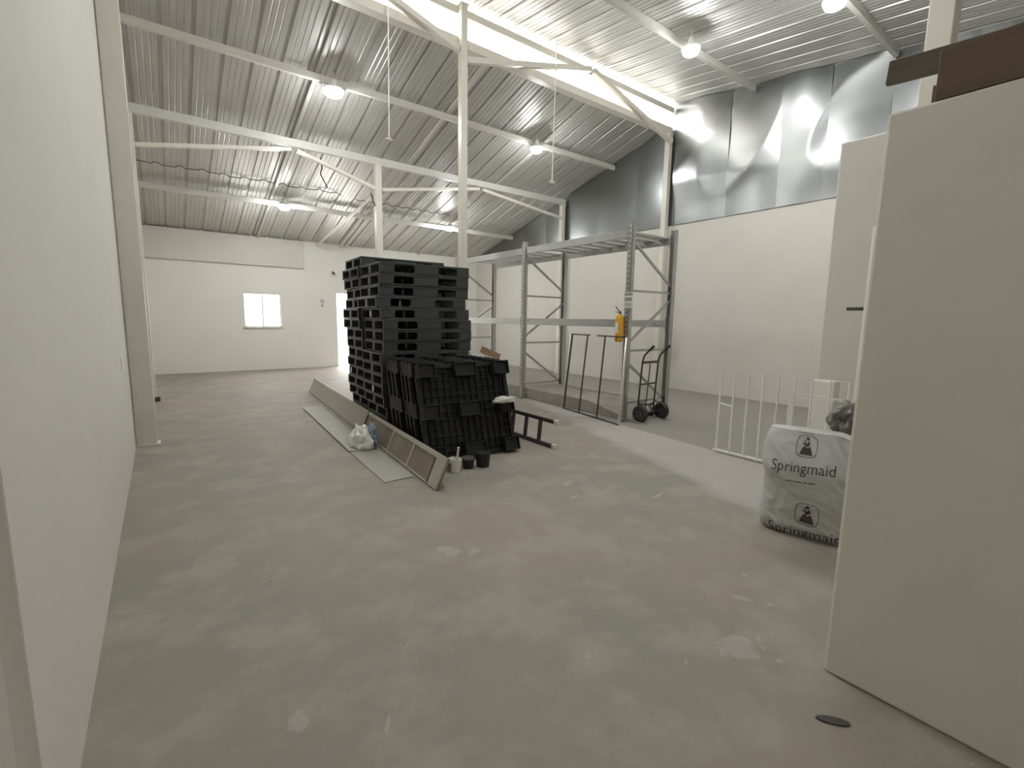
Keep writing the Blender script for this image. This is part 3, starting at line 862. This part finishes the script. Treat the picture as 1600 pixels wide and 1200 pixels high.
# hand truck
def hand_truck():
    root = empty('hand_truck', (6.33, 4.66, 0))
    for s in (-1, 1):
        x = s * .205
        pts = [(x, .12, .06), (x, .10, .35), (x, .07, .85), (x, .06, .98), (x, .03, 1.07), (x, -.05, 1.15), (x, -.13, 1.22)]
        mm = MB(); mm.tube(pts, .015, 10); rl = mm.build('side_rail', M['darksteel'], root, smooth=True)
        mm = MB(); mm.tube([(x, -.07, 1.165), (x, -.14, 1.23)], .020, 10); mm.build('grip', M['tyre'], rl)
    for z, y in ((.25, .108), (.60, .088), (.955, .065)):
        mm = MB(); mm.tube([(-.205, y, z), (.205, y, z)], .014 if z < .9 else .02, 8); mm.build('crossbar', M['darksteel'], root)
    mm = MB(); mm.tube([(0, .12, .06), (0, .065, .95)], .009, 8); mm.build('centre_bar', M['darksteel'], root)
    mm = MB(); mm.box((-.23, .12, .012), (.23, .36, .022)); mm.box((-.23, .115, .012), (.23, .125, .12)); mm.build('toe_plate', M['darksteel'], root)
    mm = MB(); mm.tube([(-.30, .0, .14), (.30, .0, .14)], .012, 8); mm.build('axle', M['darksteel'], root)
    for s in (-1, 1):
        mm = MB(); mm.tube([(s * .205, .10, .33), (s * .215, .02, .25), (s * .215, 0, .14)], .010, 8); mm.tube([(s * .205, .12, .07), (s * .215, 0, .14)], .010, 8); mm.build('axle_bracket', M['darksteel'], root)
        wx = s * .275
        mm = MB(); mm.lathe([(.075, -.035), (.11, -.045), (.132, -.03), (.140, 0), (.132, .03), (.11, .045), (.075, .035)], c=(wx, 0, .141), seg=28, axis='x'); t = mm.build('wheel', M['tyre'], root, smooth=True)
        mm = MB(); mm.lathe([(.076, -.024), (.06, -.03), (.03, -.04), (.03, .04), (.06, .03), (.076, .024)], c=(wx, 0, .141), seg=24, axis='x'); mm.build('hub', M['hub'], t)
        mm = MB(); mm.prism([(math.cos(a) * .17, math.sin(a) * .17 + .141) for a in [math.radians(k) for k in range(20, 170, 15)]] + [(math.cos(a) * .16, math.sin(a) * .16 + .141) for a in [math.radians(k) for k in range(155, 10, -15)]], 'x', wx - s * .1 - .02, wx - s * .1 + .02)
        mm.build('wheel_guard', M['darksteel'], root)
    tag(root, 'black hand truck with two rubber wheels standing at the rack end', 'hand truck')
hand_truck()

# ------------------------------------------------------------------ white railing
def railing():
    root = empty('stair_railing', (5.49, 3.05, 0))
    def p(y, z0=.0, z1=1.03, x=0):
        mm = MB(); mm.tube([(x, y - 3.05, z0), (x, y - 3.05, z1)], .0115, 8); mm.build('picket', M['whitemetal'], root)
    for i in range(7): p(3.04 - i * .168)
    for i in range(7, 11): p(3.04 - i * .168)
    mm = MB(); mm.box((-.02, -1.95, .012), (.02, .03, .035)); mm.build('bottom_rail', M['whitemetal'], root)
    mm = MB(); mm.box((-.008, -1.95, 1.026), (.008, .01, 1.032)); mm.build('top_rail', M['sidewall'], root)
    mm = MB(); mm.tube([(0, -.02, .62), (0, -.17, .60)], .009, 8); mm.build('latch', M['whitemetal'], root)
    tag(root, 'white metal railing of thin vertical bars beside the woven sack', 'railing')
    r2 = empty('handrail', (5.62, 2.278, 0))
    mm = MB(); mm.box((-.02, -.02, 0), (.02, .02, .81)); mm.build('newel', M['whitemetal'], r2)
    mm = MB(); mm.box((-.013, -.85, .81), (.013, .02, .832)); mm.build('rail', M['whitemetal'], r2)
    mm = MB(); mm.box((-.014, -.615, .832), (.014, -.587, 2.55)); mm.build('tall_post', M['whitemetal'], r2)
    mm = MB(); mm.box((-.012, -.63, 1.745), (.012, -.44, 1.778)); k = mm.build('bracket', M['darksteel'], r2); k['label'] = 'dark metal bracket'
    tag(r2, 'white handrail on a thick post with a tall thin bar, behind the low wall', 'handrail')
railing()
# ------------------------------------------------------------------ printed sack
SC = Vector((3.955, 1.375, 0)); HW, HD, HH = .345, .20, .80
ax_u = Vector((.13, -.48, 0)).normalized()       # to the right as the camera sees it
ax_n = Vector((-ax_u.y, ax_u.x, 0))
if ax_n.x > 0: ax_n = -ax_n                      # towards the camera
def sack_front(u, v):
    """point on the sack surface, u = -1..1 across, v = 0..1 up"""
    pass
def sack_shape(th, v):
    a = HW * (1 - .10 * max(0, (v - .80) / .20) ** 2 + .03 * math.sin(v * 3.1)) * (1 - .13 * (1 - min(1, v / .12)) ** 2)
    b = HD * (1 - .62 * max(0, (v - .62) / .38) ** 1.4) * (1 + .12 * math.sin(v * math.pi)) * (1 - .28 * (1 - min(1, v / .12)) ** 2)
    c, s = math.cos(th), math.sin(th)
    e = .55
    x = a * math.copysign(abs(c) ** e, c); y = b * math.copysign(abs(s) ** e, s)
    p = Vector((x, y, v * HH))
    side = .35 + .65 * min(1, abs(x) / HW * 1.1) ** 3
    k = .034 * side * noise.noise(Vector((x * 7, v * 5 + x * 5, 3 + y * 3))) + .010 * (1 - abs(2 * noise.noise(Vector((x * 12 + v * 6, v * 9, 7)))))
    r = Vector((c, s, 0))
    p.z *= 1 - .13 * max(0, (x / HW - .35) / .65) ** 1.3 * v ** 2
    return p + r * k
def s2w(p): return ax_u * p.x + ax_n * p.y + Vector((0, 0, p.z))
NT, NVV = 200, 90
mm = MB(); vs = []; fs = []
for j in range(NVV + 1):
    v = j / NVV
    for i in range(NT):
        q = sack_shape(2 * math.pi * i / NT, v)
        if j == NVV: q.z += .012 * noise.noise(Vector((q.x * 9, 1, 2)))
        vs.append(s2w(q))
for j in range(NVV):
    for i in range(NT):
        i2 = (i + 1) % NT
        fs.append((j*NT+i, j*NT+i2, (j+1)*NT+i2, (j+1)*NT+i))
fs.append(tuple(range(NT))[::-1]); fs.append(tuple(NVV*NT + i for i in range(NT)))
mm.add(vs, fs)
sack = empty('woven_sack', SC)
body = mm.build('sack_body', M['sack'], sack, smooth=True)
mm = MB()
pts = [s2w(sack_shape(math.pi * (1 - k / 24), 1.0) * 1) + Vector((0, 0, -.004)) for k in range(25)]
mm.tube(pts, .006, 6); mm.build('hem', M['tip'], sack)
def on_sack(u, z):
    """u metres from the centre line (viewer's right +), z height"""
    v = max(0.0, min(1.0, z / HH))
    lo, hi = 0.02, math.pi - .02      # th grows from +u side to -u side
    for _ in range(22):
        mid = (lo + hi) / 2
        if sack_shape(mid, v).x > u: lo = mid
        else: hi = mid
    return s2w(sack_shape((lo + hi) / 2, v) * 1) + ax_n * .006
def printed(name, verts2, faces, parent):
    o = MB(); o.add([on_sack(u, z) for u, z in verts2], faces)
    return o.build(name, M['ink'], parent)
def text_print(txt, width, u0, zc, name, squash=1.0, cut=None, rise=0.0):
    cu = bpy.data.curves.new('lettering', 'FONT'); cu.body = txt; cu.size = 1.0; cu.offset = -.006; cu.resolution_u = 3
    tmp = bpy.data.objects.new('lettering', cu); COL.objects.link(tmp)
    dg = bpy.context.evaluated_depsgraph_get(); dg.update()
    me = bpy.data.meshes.new_from_object(tmp.evaluated_get(dg))
    bpy.data.objects.remove(tmp); 
    bm = bmesh.new(); bm.from_mesh(me)
    bmesh.ops.triangulate(bm, faces=bm.faces)
    xs = [v.co.x for v in bm.verts]; x0, x1 = min(xs), max(xs); k = width / (x1 - x0)
    vv = []
    for v in bm.verts:
        u = u0 + (v.co.x - x0) * k
        z = zc + (v.co.y - .3) * k * squash + rise * (u - u0)
        vv.append((u, max(.004, z)))
    ff = [tuple(q.index for q in f.verts) for f in bm.faces]
    bm.free(); bpy.data.meshes.remove(me)
    return printed(name, vv, ff, sack)
text_print('Springmaid', .405, -.275, .535, 'brand_lettering', 1.2, rise=.06)
text_print('Springmaid', .475, -.265, .040, 'brand_lettering', 1.1, rise=.05)
# thin strapline under the name
q = MB()
vv = []; ff = []
for i in range(22):
    if i in (5, 12, 16): continue
    a = -.17 + i * .0085; o_ = len(vv)
    h = .006 if i % 3 else .009
    vv += [(a, .445 + a * .05), (a + .007, .445 + a * .05), (a + .007, .445 + h + a * .05), (a, .445 + h + a * .05)]; ff.append((o_, o_+1, o_+2, o_+3))
printed('strapline', vv, ff, sack)
def emblem(u, z, s):
    # rounded frame with a small skirted figure
    vv = []; ff = []; n = 40
    for i in range(n):
        a = 2 * math.pi * i / n; e = .55
        cx_, sz_ = math.copysign(abs(math.cos(a)) ** e, math.cos(a)), math.copysign(abs(math.sin(a)) ** e, math.sin(a))
        vv.append((u + .068 * s * cx_, z + .076 * s * sz_)); vv.append((u + .0645 * s * cx_, z + .0725 * s * sz_))
    for i in range(n):
        j = (i + 1) % n; ff.append((2*i, 2*j, 2*j+1, 2*i+1))
    def poly(pts):
        o_ = len(vv); vv.extend((u + a * s, z + b * s) for a, b in pts); ff.append(tuple(range(o_, o_ + len(pts))))
    poly([(-.042, -.058), (.044, -.060), (.034, -.026), (.022, .000), (.004, -.012), (-.018, .002), (-.032, -.026)])
    poly([(-.016, .014), (-.004, -.006), (.008, .004), (.018, .004), (.016, .030), (.010, .038), (.002, .022)])
    poly([(-.006, .042), (.006, .038), (.013, .047), (.008, .062), (-.004, .065), (-.011, .054)])
    poly([(-.030, .022), (-.024, .014), (-.004, .020), (-.008, .028)])
    poly([(-.024, .040), (-.010, .030), (-.004, .034), (-.020, .046)])
    printed('emblem', vv, ff, sack)
emblem(-.065, .70, .98); emblem(-.015, .205, 1.12)
tag(sack, 'large full white woven sack with black lettering and oval emblems, beside the low wall', 'sack')

# box, white sheet and grey film behind the sack
root = empty('cardboard_box', (4.62, 1.26, 0))
mm = MB(); mm.box((-.34, -.35, 0), (.22, .22, .53)); mm.build('carton', M['whitemetal'], root, bevel=.004)
mm = MB(); mm.box((-.355, -.36, .53), (.235, .235, .555)); mm.build('lid', M['carton'], root, bevel=.003)
tag(root, 'pale box with a brown lid behind the woven sack', 'box')
def film():
    root = empty('grey_plastic_wrap', (4.44, 1.375, .567))
    bm = bmesh.new(); bmesh.ops.create_icosphere(bm, subdivisions=5, radius=1)
    for v in bm.verts:
        p = v.co.copy()
        t = (p.z + 1) / 2
        rad = .42 + .75 * min(1, max(0, (t - .18) / .4))
        k = .8 * noise.noise(p * 2.0 + Vector((3, 1, 0))) + .9 * (1 - abs(2 * noise.noise(p * 3.4 + Vector((0, 5, 0))))) - .35 + .3 * noise.noise(p * 8)
        rad *= 1 + .30 * k
        # open dimple facing the camera
        v.co = Vector((p.x * rad * .10, p.y * rad * .105 - .03 * (1 - t), t * .42 + .02 * noise.noise(p * 3)))
        dd = (Vector((v.co.x, v.co.y + .01, v.co.z)) - Vector((-.11, .01, .27))).length
        if dd < .07: v.co.x += .08 * (1 - dd / .07)
    me = bpy.data.meshes.new('wrap'); bm.to_mesh(me); bm.free(); me.materials.append(M['greyfilm'])
    for f in me.polygons: f.use_smooth = True
    o = bpy.data.objects.new('wrap', me); COL.objects.link(o); o.parent = root
    tag(root, 'crumpled grey plastic wrapping bunched on top of the pale box', 'plastic wrap')
film()

# ------------------------------------------------------------------ timber on the low wall
def plank(loc, pts, name, mt, label, nails=None):
    mm = MB()
    mm.bar(*pts[:2], pts[2], pts[3]); o = mm.build(name, M[mt], bevel=.003); tag(o, label, 'plank'); return o
plank(None, ((NX + .025, -1.6, 2.523), (NX + .025, .572, 2.523), .045, .176), 'timber_plank', 'wood', 'thick dark brown timber plank on edge along the top of the low wall')
plank(None, ((NX + .13, .0, 2.478), (NX + .13, .60, 2.478), .10, .086), 'timber_block', 'wood2', 'short brown timber offcut on the low wall behind the long plank')
plank(None, ((NX + .115, -.15, 2.570), (NX + .115, .76, 2.632), .030, .088), 'timber_plank', 'wood2', 'thinner brown plank poking out past the end of the low wall')
# leaf-shaped dark scrap on the floor
mm = MB(); pts = []
for i in range(14):
    a = 2 * math.pi * i / 14; pts.append((.062 * math.cos(a) * 1.0, .020 * math.sin(a)))
mm.prism([(x * math.cos(-.9) - y * math.sin(-.9), x * math.sin(-.9) + y * math.cos(-.9)) for x, y in pts], 'z', 0, .006)
tag(mm.build('dry_leaf', M['cable'], loc=(2.085, .57, .001)), 'small dark leaf-shaped scrap on the floor near the low wall', 'leaf')
